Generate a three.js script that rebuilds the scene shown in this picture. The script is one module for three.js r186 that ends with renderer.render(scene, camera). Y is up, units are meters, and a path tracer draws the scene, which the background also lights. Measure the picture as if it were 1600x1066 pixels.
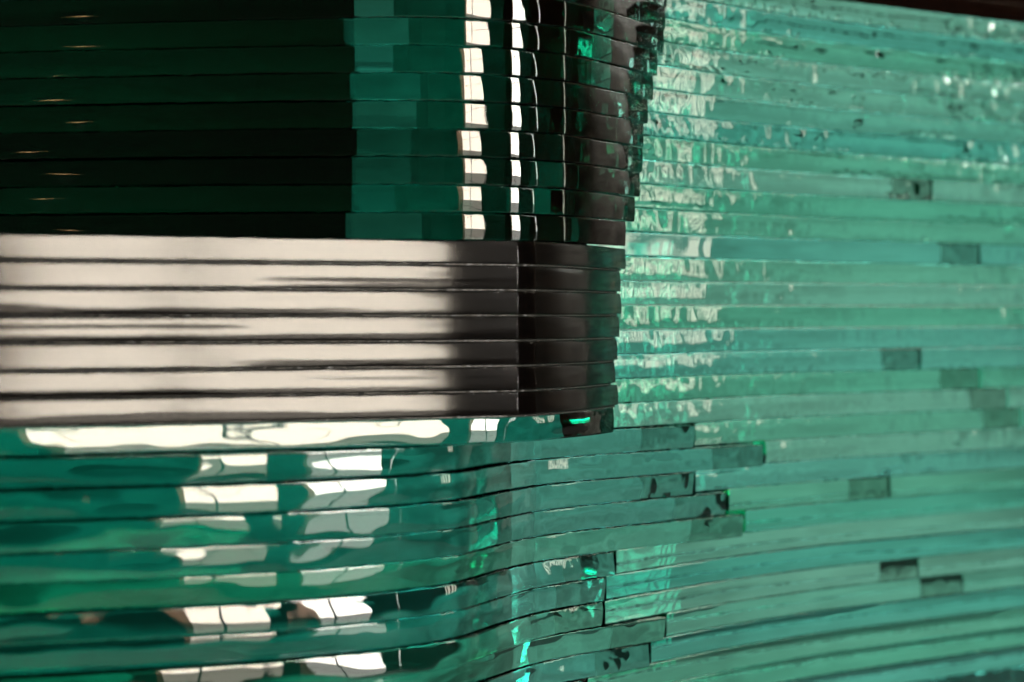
import * as THREE from 'three';
import { RectAreaLightUniformsLib } from 'three/addons/lights/RectAreaLightUniformsLib.js';

// ---------------------------------------------------------------- camera, light, exposure
const EYE = 1.2;                                   // camera height above the floor, metres
const FPX = 3587, D0 = 0.834;                      // focal length in photograph pixels; distance of the front corner
const scene = new THREE.Scene();
scene.background = new THREE.Color().setRGB(0.03, 0.025, 0.02);
const camera = new THREE.PerspectiveCamera(2 * Math.atan(533 / FPX) * 180 / Math.PI, 1600 / 1066, 0.05, 40);
camera.filmGauge = 22.3;
camera.position.set(0, EYE, 0);
camera.lookAt(0, EYE - (533 - 490) / FPX, -1);
camera.focus = 0.875;
camera.userData.fStop = 4.6;
const renderer = new THREE.WebGLRenderer({ antialias: true });
renderer.toneMapping = THREE.LinearToneMapping;
renderer.toneMappingExposure = 1.0;
renderer.shadowMap.enabled = true;
RectAreaLightUniformsLib.init();

// ---------------------------------------------------------------- small helpers
function hash(i, s) { let h = Math.imul(i | 0, 374761393) + Math.imul(s | 0, 668265263); h = Math.imul(h ^ (h >>> 13), 1274126177); return ((h ^ (h >>> 16)) >>> 0) / 4294967296; }
function n1(x, s) { const i = Math.floor(x), f = x - i, u = f * f * f * (f * (f * 6 - 15) + 10); return (hash(i, s) * (1 - u) + hash(i + 1, s) * u) * 2 - 1; }
function n2(x, y, s) { const j = Math.floor(y), f = y - j, u = f * f * f * (f * (f * 6 - 15) + 10); return n1(x, s + j * 57) * (1 - u) + n1(x, s + (j + 1) * 57) * u; }
const clamp = (x, a, b) => Math.min(b, Math.max(a, x));
const sstep = (a, b, x) => { const t = clamp((x - a) / (b - a), 0, 1); return t * t * (3 - 2 * t); };
function lerpTable(t, x) { if (x <= t[0][0]) return t[0][1]; for (let i = 1; i < t.length; i++) if (x <= t[i][0]) { const f = (x - t[i - 1][0]) / (t[i][0] - t[i - 1][0]), u = f * f * (3 - 2 * f); return t[i - 1][1] + (t[i][1] - t[i - 1][1]) * u; } return t[t.length - 1][1]; }
const names = new Map();
function numbered(n) { const k = names.get(n) || 0; names.set(n, k + 1); return k ? `${n}_${String(k).padStart(3, '0')}` : n; }
function mesh(name, geo, mat, parent) { const m = new THREE.Mesh(geo, mat); m.name = numbered(name); m.castShadow = m.receiveShadow = true; parent.add(m); return m; }
function group(name, parent) { const g = new THREE.Group(); g.name = numbered(name); parent.add(g); return g; }

// ---------------------------------------------------------------- materials
function glass(color, dist, opt = {}) {
  const m = new THREE.MeshPhysicalMaterial({ color: 0xffffff, roughness: 0.0, metalness: 0, transmission: 1, thickness: 0.05, ior: 1.52, ...opt });
  m.attenuationColor = new THREE.Color().setRGB(...color); m.attenuationDistance = dist; return m;
}
const M = {
  wallGlass: [glass([0.18, 0.91, 0.76], 0.060), glass([0.19, 0.92, 0.72], 0.060), glass([0.16, 0.88, 0.78], 0.060), glass([0.26, 0.95, 0.80], 0.060)],
  lowGlass: [glass([0.042, 0.60, 0.475], 0.12), glass([0.045, 0.65, 0.46], 0.12), glass([0.035, 0.54, 0.45], 0.12)],
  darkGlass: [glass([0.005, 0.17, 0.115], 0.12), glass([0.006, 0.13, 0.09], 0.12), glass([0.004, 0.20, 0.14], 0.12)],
  bronze: glass([0.20, 0.12, 0.075], 0.02, { roughness: 0.115, ior: 1.42 }),
  plaster: new THREE.MeshStandardMaterial({ color: new THREE.Color().setRGB(0.48, 0.48, 0.475), roughness: 0.9 }),
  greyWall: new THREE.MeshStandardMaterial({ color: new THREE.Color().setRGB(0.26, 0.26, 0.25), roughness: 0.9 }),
  brownWall: new THREE.MeshStandardMaterial({ color: new THREE.Color().setRGB(0.24, 0.13, 0.085), roughness: 0.8 }),
  timber: new THREE.MeshStandardMaterial({ color: new THREE.Color().setRGB(0.17, 0.13, 0.095), roughness: 0.8 }),
  floor: new THREE.MeshStandardMaterial({ color: new THREE.Color().setRGB(0.16, 0.15, 0.13), roughness: 0.6 }),
  glue: new THREE.MeshPhysicalMaterial({ color: new THREE.Color().setRGB(0.012, 0.013, 0.012), roughness: 0.12 }),
  plinth: new THREE.MeshStandardMaterial({ color: new THREE.Color().setRGB(0.08, 0.08, 0.08), roughness: 0.7 }),
  frame: new THREE.MeshStandardMaterial({ color: new THREE.Color().setRGB(0.03, 0.03, 0.03), roughness: 0.5 }),
};

{ // old limewash: patchy tone at hand size and finer grain
  const N = 512, px = new Uint8Array(N * N * 4);
  for (let y = 0; y < N; y++) for (let x = 0; x < N; x++) {
    const u = x / N, v = y / N; let t = 0, a = 1; for (let o = 0; o < 5; o++) { const f = 6 << o; t += a * n2((u * f) % f, v * f, 7000 + o * 900); a *= 0.6; }
    const c = clamp(198 + 30 * t, 80, 245), k = (y * N + x) * 4; px[k] = c; px[k + 1] = c; px[k + 2] = c - 4; px[k + 3] = 255;
  }
  const t = new THREE.DataTexture(px, N, N); t.colorSpace = THREE.SRGBColorSpace; t.wrapS = t.wrapT = THREE.MirroredRepeatWrapping; t.magFilter = THREE.LinearFilter; t.repeat.set(4, 2); t.needsUpdate = true;
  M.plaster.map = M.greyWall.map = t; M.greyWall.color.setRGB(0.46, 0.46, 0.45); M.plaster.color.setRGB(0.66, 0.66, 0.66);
}
// ---------------------------------------------------------------- the place around: floor, pale wall behind, window wall to the right
const structure = (o) => { o.userData.kind = 'structure'; return o; };
function box(name, mat, parent, x0, x1, y0, y1, z0, z1) {
  const m = mesh(name, new THREE.BoxGeometry(x1 - x0, y1 - y0, z1 - z0), mat, parent);
  m.position.set((x0 + x1) / 2, (y0 + y1) / 2, (z0 + z1) / 2); return m;
}
structure(box('floor', M.floor, scene, -3, 2.6, -0.1, 0, -2.4, 5));
structure(box('wall_left', M.greyWall, scene, -3.2, -3, 0, 3, -2.4, -0.6));
structure(box('wall_behind', M.plaster, scene, -3, 2.6, 0, 3, -2.4, -2.2));
structure(box('dado_panelling', M.timber, scene, -3, 2.4, 0, 0.68, -2.2, -2.17));
{ // strip lamp under the frieze, washing down the wall
  const lamp = structure(group('strip_lamp', scene));
  box('lamp_diffuser', new THREE.MeshStandardMaterial({ color: 0x000000, emissive: new THREE.Color().setRGB(0.95, 1, 0.95), emissiveIntensity: 2 }), lamp, -1.2, 1.6, 1.72, 1.735, -2.15, -2.11);
  const L = new THREE.RectAreaLight(new THREE.Color().setRGB(0.95, 1, 0.95), 16, 2.8, 0.04); L.name = 'strip_light'; L.position.set(0.2, 1.717, -2.13); L.lookAt(0.2, 0, -2.5); scene.add(L);
}
structure(box('timber_frieze', M.timber, scene, -3, 2.4, 1.74, 3, -2.2, -2.16));
const winWall = structure(group('wall_with_windows', scene));
const WX = 2.4, SASH = 1.20;
// openings: [zNear, zFar, y0, y1, radiance, colour, mullions]
const OPEN = [
  [2.95, 1.22, 0.4, 2.9, 25, [1.0, 0.88, 0.72], 1],
  [0.50, -0.22, 0.4, 2.9, 31, [1.0, 0.94, 0.85], 1],
  [-0.48, -0.52, 0.4, 2.9, 13, [1.0, 0.95, 0.88], 0],
  [-1.60, -1.90, 1.08, 2.9, 6, [1.0, 0.90, 0.72], 3],
];
{
  let z = 5;
  for (const [a, b] of OPEN) { box('pier', M.brownWall, winWall, WX, WX + 0.2, 0.4, 2.9, a, z); z = b; }
  box('pier', M.brownWall, winWall, WX, WX + 0.2, 0.4, 2.9, -2.2, z);
  box('wall_below_windows', M.brownWall, winWall, WX, WX + 0.2, 0, 0.398, -2.2, 5);
  box('wall_above_windows', M.brownWall, winWall, WX, WX + 0.2, 2.902, 3.1, -2.2, 5);
  box('wall_under_window', M.brownWall, winWall, WX, WX + 0.2, 0.4, 1.078, -1.90, -1.60);
  for (const [a, b, y0, y1, rad, col, nm] of OPEN) {
    const w = a - b, h = y1 - y0;
    const glow = new THREE.MeshStandardMaterial({ color: 0x000000, emissive: new THREE.Color().setRGB(...col), emissiveIntensity: rad * 0.1 });
    for (const [p0, p1, share] of [[y0 < 1 ? SASH : y0, y1, 1], ...(y0 < 1 ? [[y0, SASH, 0.15]] : [])]) {        // bright sky above, duller street below
      const g2 = glow.clone(); g2.emissiveIntensity = rad * share * 0.1;
      box('window_pane', g2, winWall, WX + 0.12, WX + 0.14, p0, p1, b, a);
      const L = new THREE.RectAreaLight(new THREE.Color().setRGB(...col), rad * share, w, p1 - p0);
      L.name = 'window_daylight'; L.position.set(WX + 0.11, (p0 + p1) / 2, (a + b) / 2); L.lookAt(-5, (p0 + p1) / 2, (a + b) / 2);
      scene.add(L);
    }
    for (let i = 1; i <= nm; i++) { const zz = b + w * (i + 0.35 * (hash(i, 77 + nm) - 0.5)) / (nm + 1); box('mullion', M.frame, winWall, WX + 0.05, WX + 0.1, y0, y1, zz - 0.006, zz + 0.006); }
    if (nm) for (const f of [0.2, 0.58]) box('glazing_bar', M.frame, winWall, WX + 0.055, WX + 0.095, y0 + h * f - 0.005, y0 + h * f + 0.005, b, a);
  }
}
for (const [x, z, y] of [[-1.75, 1.55, 1.32]]) {        // a small warm lamp behind the viewer, mirrored as orange dashes
  const lamp = structure(group('floor_lamp', scene)); lamp.position.set(x, 0, z);
  mesh('lamp_base', new THREE.CylinderGeometry(0.13, 0.14, 0.03, 24), M.frame, lamp).position.y = 0.015;
  mesh('lamp_pole', new THREE.CylinderGeometry(0.01, 0.01, y - 0.06, 12), M.frame, lamp).position.y = 0.03 + (y - 0.06) / 2;
  const bulb = mesh('lamp_bulb', new THREE.SphereGeometry(0.016, 20, 14).scale(2.6, 0.45, 2.6), new THREE.MeshStandardMaterial({ color: 0x000000, emissive: new THREE.Color().setRGB(1, 0.55, 0.2), emissiveIntensity: 4 }), lamp); bulb.position.y = y;
  const pl = new THREE.PointLight(new THREE.Color().setRGB(1, 0.6, 0.28), 0.012); pl.name = 'lamp_light'; pl.position.set(x, y, z); pl.castShadow = true; scene.add(pl);
}
const plinth = mesh('plinth', new THREE.BoxGeometry(1.0, EYE - 0.19, 0.75), M.plinth, scene);
plinth.position.set(0.05, (EYE - 0.19) / 2, -1.06); structure(plinth);

// ---------------------------------------------------------------- plan outlines: integrate the angle of the face along x
function outline(x0, d0, xs, xe, table, ds = 0.0006) {     // table: [x, angle in degrees that the face turns away to the right]
  const march = (dir, end) => {
    let x = x0, d = d0; const out = [];
    while (dir > 0 ? x < end : x > end) {
      const a = lerpTable(table, x) * Math.PI / 180, st = Math.abs(lerpTable(table, x + dir * ds) * Math.PI / 180 - a) > 0.09 || Math.abs(lerpTable(table, x - dir * ds * 0.1) * Math.PI / 180 - a) > 0.02 ? 0.00002 : ds; x += dir * st * Math.cos(a); d += dir * st * Math.sin(a); out.push([x, d]);
    }
    return out;
  };
  return [...march(-1, xs).reverse(), [x0, d0], ...march(1, xe)];
}
function turnPts(p, cx, cd, ang, dx = 0, dd = 0) { const c = Math.cos(ang), s = Math.sin(ang); return p.map(([x, d]) => [cx + (x - cx) * c - (d - cd) * s + dx, cd + (x - cx) * s + (d - cd) * c + dd]); }
const pxAt = ([x, d]) => 800 + FPX * x / d;
function cutRight(p, px) { let k = p.findIndex((q) => pxAt(q) > px); return k < 0 ? p : p.slice(0, k); }
function cutLeft(p, px) { let k = p.findIndex((q) => pxAt(q) > px); return p.slice(Math.max(k, 0)); }
const normalAt = (p, i) => { const a = p[Math.max(0, i - 1)], b = p[Math.min(p.length - 1, i + 1)], tx = b[0] - a[0], td = b[1] - a[1], l = Math.hypot(tx, td) || 1; return [td / l, -tx / l]; };

// one glass sheet: front edge strip (with relief), flat top and bottom, flat back and ends
const ROWS = (() => { const r = [0, 0.02, 0.045, 0.08]; for (let i = 1; i <= 9; i++) r.push(0.08 + 0.84 * i / 10); r.push(0.92, 0.955, 0.98, 1); return r; })();
function sheetGeometry(front, back, y0, y1, relief, backRelief) {
  const pos = [], nor = [], uv = [], idx = [];
  const rows = ROWS.length, sub = (a, b) => [a[0] - b[0], a[1] - b[1], a[2] - b[2]];
  const strip = (line, rel) => {                          // an edge face as a grid: columns along the line, rows from bottom to top
    const n = line.length, grid = [], k0 = pos.length / 3; let s = 0;
    for (let i = 0; i < n; i++) {
      if (i) s += Math.hypot(line[i][0] - line[i - 1][0], line[i][1] - line[i - 1][1]);
      const nn = normalAt(line, i);
      grid.push(ROWS.map((v) => { const inset = rel(s, v, line[i][0]); return [line[i][0] - nn[0] * inset, y0 + (y1 - y0) * v, -(line[i][1] - nn[1] * inset), s]; }));
    }
    for (let i = 0; i < n; i++) for (let j = 0; j < rows; j++) {
      const du = sub(grid[Math.min(n - 1, i + 1)][j], grid[Math.max(0, i - 1)][j]), dv = sub(grid[i][Math.min(rows - 1, j + 1)], grid[i][Math.max(0, j - 1)]);
      const c = [du[1] * dv[2] - du[2] * dv[1], du[2] * dv[0] - du[0] * dv[2], du[0] * dv[1] - du[1] * dv[0]], l = Math.hypot(...c) || 1, g = grid[i][j];
      pos.push(g[0], g[1], g[2]); nor.push(c[0] / l, c[1] / l, c[2] / l); uv.push(g[3], g[1]);
    }
    for (let i = 0; i < n - 1; i++) for (let j = 0; j < rows - 1; j++) { const a = k0 + i * rows + j, b = a + rows; idx.push(a, b, a + 1, b, b + 1, a + 1); }
    return grid;
  };
  const quad = (a, b, c, d) => { const e = sub(b, a), f = sub(d, a), q = [e[1] * f[2] - e[2] * f[1], e[2] * f[0] - e[0] * f[2], e[0] * f[1] - e[1] * f[0]], l = Math.hypot(...q) || 1, k = pos.length / 3; for (const p of [a, b, c, d]) { pos.push(p[0], p[1], p[2]); nor.push(q[0] / l, q[1] / l, q[2] / l); uv.push(p[0], p[1]); } idx.push(k, k + 1, k + 2, k, k + 2, k + 3); };
  const column = ([x, d]) => ROWS.map((v) => [x, y0 + (y1 - y0) * v, -d]);
  const A = strip(front, relief);
  const B = backRelief ? strip(back, backRelief) : back.map(column);
  if (!backRelief) for (let i = 0; i < B.length - 1; i++) quad(B[i][0], B[i + 1][0], B[i + 1][rows - 1], B[i][rows - 1]);
  const end = (p, q) => {                                 // sawn end between two columns, slightly uneven
    const a = p[0], b = q[0], nx = -(b[2] - a[2]), nz = b[0] - a[0], l = Math.hypot(nx, nz) || 1, k = pos.length / 3, m = 14, sd = Math.round(y0 * 9000 + a[0] * 7000), g = [];
    for (let i = 0; i <= m; i++) g.push(p.map((c, j) => { const t = i / m, d = 0.00035 * t * (1 - t) * n2(t * 4.5, ROWS[j] * 1.7, sd) * Math.min(1, 6 * Math.min(ROWS[j], 1 - ROWS[j])) * 2; return [c[0] + (q[j][0] - c[0]) * t + nx / l * d, c[1], c[2] + (q[j][2] - c[2]) * t + nz / l * d]; }));
    for (let i = 0; i <= m; i++) for (let j = 0; j < rows; j++) {
      const du = sub(g[Math.min(m, i + 1)][j], g[Math.max(0, i - 1)][j]), dv = sub(g[i][Math.min(rows - 1, j + 1)], g[i][Math.max(0, j - 1)]), c = [du[1] * dv[2] - du[2] * dv[1], du[2] * dv[0] - du[0] * dv[2], du[0] * dv[1] - du[1] * dv[0]], n = Math.hypot(...c) || 1;
      pos.push(...g[i][j]); nor.push(c[0] / n, c[1] / n, c[2] / n); uv.push(g[i][j][2], g[i][j][1]);
    }
    for (let i = 0; i < m; i++) for (let j = 0; j < rows - 1; j++) { const t = k + i * rows + j, u = t + rows; idx.push(t, u, t + 1, u, u + 1, t + 1); }
  };
  end(A[A.length - 1], B[0]); end(B[B.length - 1], A[0]);
  for (const [j, up] of [[0, false], [rows - 1, true]]) {
    const loop = [...A, ...B].map((c) => new THREE.Vector2(c[j][0], c[j][2])), y = up ? y1 : y0, k = pos.length / 3;
    for (const p of loop) { pos.push(p.x, y, p.y); nor.push(0, up ? 1 : -1, 0); uv.push(p.x, p.y); }
    for (const [a, b, c] of THREE.ShapeUtils.triangulateShape(loop, [])) {
      const P0 = loop[a], P1 = loop[b], P2 = loop[c], area = (P1.x - P0.x) * (P2.y - P0.y) - (P1.y - P0.y) * (P2.x - P0.x);
      (area < 0) === up ? idx.push(k + a, k + b, k + c) : idx.push(k + a, k + c, k + b);
    }
  }
  const g = new THREE.BufferGeometry();
  g.setAttribute('position', new THREE.Float32BufferAttribute(pos, 3)); g.setAttribute('normal', new THREE.Float32BufferAttribute(nor, 3)); g.setAttribute('uv', new THREE.Float32BufferAttribute(uv, 2)); g.setIndex(idx);
  return g;
}
// the back of a sheet parallel to its front, dense enough to carry relief, right to left
const parallelBack = (front, depth) => { const out = []; for (let i = front.length - 1; i >= 0; i -= 2) { const nn = normalAt(front, i); out.push([front[i][0] - nn[0] * depth, front[i][1] - nn[1] * depth]); } return out; };
// rounded arris along the upper and lower rim, slightly chipped
const rim = (s, v, seed, w = 0.00016) => { const e = Math.min(v, 1 - v), t = clamp(1 - e / 0.045, 0, 1); return t > 0 ? t * t * w * (1 + 0.5 * n1(s / 0.0015, seed + (v < 0.5 ? 1 : 2)) + 0.7 * Math.max(0, n1(s / 0.006, seed + (v < 0.5 ? 3 : 4))) + 1.6 * sstep(0.45, 0.85, n1(s / 0.0021, seed + (v < 0.5 ? 5 : 6)))) : 0; };
const bow = (v, k) => k * (2 * v - 1) ** 2;

// relief of the three kinds of edge (metres set back from the outline)
const smoothEdge = (seed, wave, tilt, bulge) => (s, v) => rim(s, v, seed) + bow(v, bulge) + tilt * (v - 0.5) + wave * (n2(s / 0.045, v * 1.1, seed + 11) + 0.25 * n2(s / 0.013, v * 2, seed + 12));
const satinEdge = (seed) => (s, v) => rim(s, v, seed, 0.0003) + bow(v, 0.00018) + (0.0003 + 0.00025 * hash(seed, 8)) * (v - 0.5) + 0.00011 * n2(s / 0.09, v * 4, seed + 11) + 0.00002 * n2(s / 0.02, v * 9, seed + 12);
const lowEdge = (seed) => { const base = smoothEdge(seed, 0.00055, (hash(seed, 8) - 0.6) * 0.0019, 0.00032); return (s, v, x) => base(s, v) + 0.00016 * n2(s / 0.010, v * 1.6, seed + 31) * sstep(-0.03, 0.005, x) * (0.4 + 0.6 * sstep(-0.2, 0.4, n1(s / 0.03, seed + 32))) + 0.00004 * n2(s / 0.0035, v * 2.5, seed + 33) * sstep(-0.01, 0.02, x); };
function brokenEdge(seed, amp) {                          // snapped and hammered edge: shells, teeth along one rim, a ragged ledge
  const low = hash(seed, 5) < 0.7, line = 0.2 + 0.12 * hash(seed, 6), ledge = hash(seed, 7) < 0.55 ? 0.00022 : 0.0001;
  return (s, v0, x) => {
    const v = low ? v0 : 1 - v0, k = 0.2 + 0.8 * sstep(-0.3, 0.5, n1(s / 0.05, seed + 21));
    const shells = 0.00026 * n2(s / 0.0085, v * 1.3, seed + 22) + 0.00006 * n2(s / 0.0032, v * 1.8, seed + 23);
    const teeth = 0.00030 * Math.abs(n1(s / 0.0022 + 0.4 * v, seed + 24)) * sstep(0.30, 0.04, v + 0.12 * n1(s / 0.004, seed + 25)) * sstep(-0.5, 0.4, n1(s / 0.035, seed + 29));
    const lv = 1 - line * 0.8 + 0.05 * n1(s / 0.004, seed + 26);
    const step = ledge * sstep(lv - 0.03, lv + 0.03, v) * sstep(-0.2, 0.3, n1(s / 0.07, seed + 27));
    return rim(s, v0, seed) + amp * (1 + 0.4 * sstep(0.115, 0.07, x) + (amp > 1.1 ? 1.6 : 0.4) * sstep(0.16, 0.23, x)) * (k * shells + teeth + step) + bow(v, 0.00022) + 0.0001 * n1(s / 0.04, seed + 28);
  };
}

// ---------------------------------------------------------------- outlines of the masses
const P = (px, ratio) => { const d = ratio * D0; return [(px - 800) / FPX * d, d]; };
const [ux, ud] = P(750, 0.995);
const U_OUT = outline(ux, ud, -0.235, 0.075, [[-0.24, -12], [-0.10, -10], [-0.05, -4], [-0.030, 8], [-0.0181, 17], [-0.010, 25.6], [-0.0023, 28.2], [0.0035, 38.6], [0.0146, 44], [0.0185, 48.5], [0.0198, 58], [0.035, 63], [0.05, 68]]);
const [bx, bd] = P(500, 0.943);
const B_OUT = outline(bx, bd, -0.205, 0.075, [[-0.2, 24], [-0.066, 25], [-0.050, 24.6], [-0.027, 25.7], [-0.012, 28.1], [0.002, 28.3], [0.0022, 46], [0.0085, 50], [0.0086, 61], [0.045, 74]]);
const L1_OUT = outline(bx, bd, -0.205, 0.075, [[-0.2, 24], [-0.050, 24.6], [-0.027, 26], [-0.012, 33], [0.002, 43], [0.012, 57], [0.045, 72]]);
const [lx, ld] = P(520, 0.929);
const L_OUT = outline(lx, ld, -0.205, 0.135, [[-0.2, 19], [-0.164, 20], [-0.115, 20.5], [-0.0785, 28.2], [-0.0762, 33.3], [-0.045, 40], [-0.035, 46], [-0.0226, 56], [-0.012, 70], [0.0, 66], [0.018, 53], [0.034, 48], [0.08, 46], [0.13, 44]]);
const [wx, wd] = P(1050, 1.152);
const W_OUT = outline(wx, wd, 0.03, 0.31, [[0.03, 54], [0.0667, 52], [0.1137, 46], [0.16, 40], [0.30, 37]]);
function shell(front, depth, tail = depth, spread = 0) {       // the back of a sheet: the front moved back square to the face, thinned out to few points, right to left
  const out = [], n = front.length, m = 14;
  for (let i = m; i >= 0; i--) { const k = Math.round((n - 1) * i / m), nn = normalAt(front, k), t = sstep(0.55, 0.95, i / m), w = depth + (tail - depth) * t; out.push([front[k][0] - nn[0] * w + spread * (i / m - 0.5), front[k][1] - nn[1] * w]); }
  return out;
}
const straightBack = (front, xl, dl, depthRight) => { const e = front[front.length - 1], nn = normalAt(front, front.length - 1); return [[e[0] - nn[0] * depthRight, e[1] - nn[1] * depthRight], [xl, dl]]; };
const GAP = 0.00012;
const Y = (mm) => EYE + mm / 1000;

// ---------------------------------------------------------------- front sculpture: dark upper sheets, bronze band, green lower sheets
const sculpture = group('glass_sculpture', scene);
sculpture.userData = { label: 'curved stack of dark green and brown glass sheets standing in front on the left', category: 'sculpture' };
const upper = group('upper_stack', sculpture), band = group('brown_band', sculpture), lower = group('lower_stack', sculpture);
upper.userData.label = 'dark green glass sheets with rounded corner'; band.userData.label = 'seven brown tinted glass sheets with satin edges'; lower.userData.label = 'teal glass sheets with stepped ends';
const U_END = [980, 992, 1000, 1003, 1007, 1014, 1020, 1026, 1038, 1040, 1043, 1045];
for (let k = 0; k < 12; k++) {
  const h0 = 26.3 + 10 * k, seed = 100 + k * 31;
  const turned = turnPts(U_OUT, 0, D0, (hash(seed, 1) - 0.5) * 0.035, 0, (hash(seed, 2) - 0.5) * 0.003);
  const front = cutRight(turned, U_END[k] + 4 * (hash(seed, 3) - 0.5));
  const e = front[front.length - 1];
  const back = [[e[0] - 0.035, e[1] + 0.012], [-0.03, 0.985], [P(700, 1.14)[0], 0.97], [P(624 + 30 * hash(seed, 10), 1.14)[0], 0.97], [P(623 + 30 * hash(seed, 10), 1.14)[0], 0.91 + 0.04 * hash(seed, 5)], [P(567 + 16 * hash(seed, 16), 1.14)[0], 0.91 + 0.04 * hash(seed, 5)], [P(567 + 16 * hash(seed, 16), 1.14)[0] - 0.004, 1.11], [-0.235, 1.10]];
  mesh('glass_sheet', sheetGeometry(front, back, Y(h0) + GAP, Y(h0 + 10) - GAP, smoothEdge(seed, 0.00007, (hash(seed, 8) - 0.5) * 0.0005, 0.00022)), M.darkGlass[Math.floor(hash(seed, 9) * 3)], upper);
}
// dried glue squeezed into the joints: a dark, lumpy bead just behind the edge
const beadRelief = (seed) => (s, v) => 0.00012 + 0.0003 * (2 * v - 1) ** 2 + 0.0003 * (0.5 + 0.5 * n1(s / 0.004, seed)) + 0.0002 * n1(s / 0.0011, seed + 1) + 0.0006 * sstep(0.1, 0.5, n1(s / 0.03, seed + 2));
function bead(outlinePts, endPx, y0, y1, seed, parent) { const f = cutRight(outlinePts, endPx); mesh('glue_seam', sheetGeometry(f, shell(f, 0.006), y0, y1, beadRelief(seed)), M.glue, parent); }
const B_END = [966, 962, 965, 968, 971, 970, 978];
for (let k = 0; k < 7; k++) {
  const h0 = -36.7 + 9 * k, seed = 900 + k * 37;
  const front = cutRight(turnPts(B_OUT, 0, D0, (hash(seed, 1) - 0.5) * 0.012, 0, (hash(seed, 2) - 0.5) * 0.001), B_END[k]);
  const e = front[front.length - 1];
  const back = [[e[0] - 0.03, e[1] + 0.01], [-0.03, 0.95], [-0.21, 0.95]];
  mesh('brown_glass_sheet', sheetGeometry(front, back, Y(h0) + 0.00045, Y(h0 + 9) - 0.00045, satinEdge(seed)), M.bronze, band);
  bead(turnPts(B_OUT, 0, D0, 0, 0, 0.0004), B_END[k] - 4, Y(h0) - 0.00043, Y(h0) + 0.00043, seed + 5, band);
}
const L_END = [960, 1085, 1195, 1085, 1137, 1163, 961, 946, 944, 1040, 1016, 917, 1030, 960, 1000, 980];
const lowTop = (k) => -36.7 - 9.83 * k;
const lowBottom = (k) => (k === 15 ? -190 : lowTop(k + 1));
for (let k = 0; k < 16; k++) {
  const seed = 1700 + k * 41, base = k === 0 ? L1_OUT : L_OUT;
  const front = cutRight(turnPts(base, 0.05, 0.93, (hash(seed, 1) - 0.5) * 0.05, 0, (hash(seed, 2) - 0.5) * 0.002), L_END[k]);
  const back = k === 0 ? [[front[front.length - 1][0] - 0.03, front[front.length - 1][1] + 0.01], [-0.03, 0.96], [-0.21, 0.95]] : straightBack(front, -0.23, 0.925, 0.062);
  if (k) { const i = front.findIndex((q) => pxAt(q) > 840), nn = normalAt(front, i), j = front.findIndex((q) => pxAt(q) > 905), nj = normalAt(front, j); back.splice(1, 0, [front[j][0] - nj[0] * 0.062, front[j][1] - nj[1] * 0.062], [front[i][0] - nn[0] * 0.05, front[i][1] - nn[1] * 0.05 + 0.012]); }
  mesh('glass_sheet', sheetGeometry(front, back, Y(lowBottom(k)) + GAP, Y(lowTop(k)) - GAP, lowEdge(seed)), M.lowGlass[Math.floor(hash(seed, 9) * 3)], lower);
}

// ---------------------------------------------------------------- glass wall behind on the right
const wall = group('glass_strip_stack', scene);
wall.userData = { label: 'pale green wall of stacked rough edged glass strips behind on the right', category: 'glass stack', kind: 'thing' };
const joints = { 10: [1530], 7: [1455], 15: [1438], 16: [1532], 17: [1575], 18: [1597], 21: [1390], 25: [1435], 26: [1505] };
const wallTop = (k) => (k < 18 ? 133.2 - 9.98 * k : -46.5 - 9.83 * (k - 18));   // line A of the photograph is k = 0; courses under k = 18 share the lines of the lower stack
for (let k = -1; k < 32; k++) {
  const seed = 3300 + k * 43, top = wallTop(k), bottom = k === 31 ? -190 : wallTop(k + 1);
  if (bottom < -190.01) break;
  const lk = k - 17;                                     // course of the lower stack at this height
  const cuts = [...(joints[k] || [])]; 
  const start = lk >= 1 && lk < 16 ? L_END[lk] + 2 : -1;
  const base = turnPts(W_OUT, 0.07, 0.95, (hash(seed, 1) - 0.5) * 0.012, 0, (hash(seed, 2) - 0.5) * 0.0016);
  let from = start;
  for (const to of [...cuts, 9999]) {
    let front = from > 0 ? cutLeft(base, from) : base; if (to < 9999) front = cutRight(front, to - 1);
    const smooth = (k === 10 && to === 1530) || (lk >= 3 && hash(seed, 12) < 0.75);
    const rel = smooth ? smoothEdge(seed, 0.00006, 0.0001, 0.00012) : brokenEdge(seed + to, k < 8 ? 1.25 : 1);
    mesh('glass_strip', sheetGeometry(front, parallelBack(front, 0.046 + 0.01 * hash(seed, 14)), Y(Math.max(bottom, -190)) + GAP, Y(top) - GAP, rel, smooth ? smoothEdge(seed + 500, 0.00008, 0.0001, 0.0001) : brokenEdge(seed + to + 500, 0.4)), M.wallGlass[Math.floor(hash(seed, 9) * 4)], wall);
    from = to + 1.2;
  }
}
for (let k = 0; k < 2; k++) {                            // brown sheets lying on top of the pale stack
  const seed = 5100 + k * 17, y0 = 143.6 + 9 * k, front = cutLeft(turnPts(W_OUT, 0.07, 0.95, 0, 0, 0.004), 1120);
  mesh('brown_glass_strip', sheetGeometry(front, shell(front, 0.05), Y(y0) + GAP, Y(y0 + 9) - GAP, smoothEdge(seed, 0.00005, 0.0001, 0.0002)), M.bronze, wall);
}
renderer.render(scene, camera);
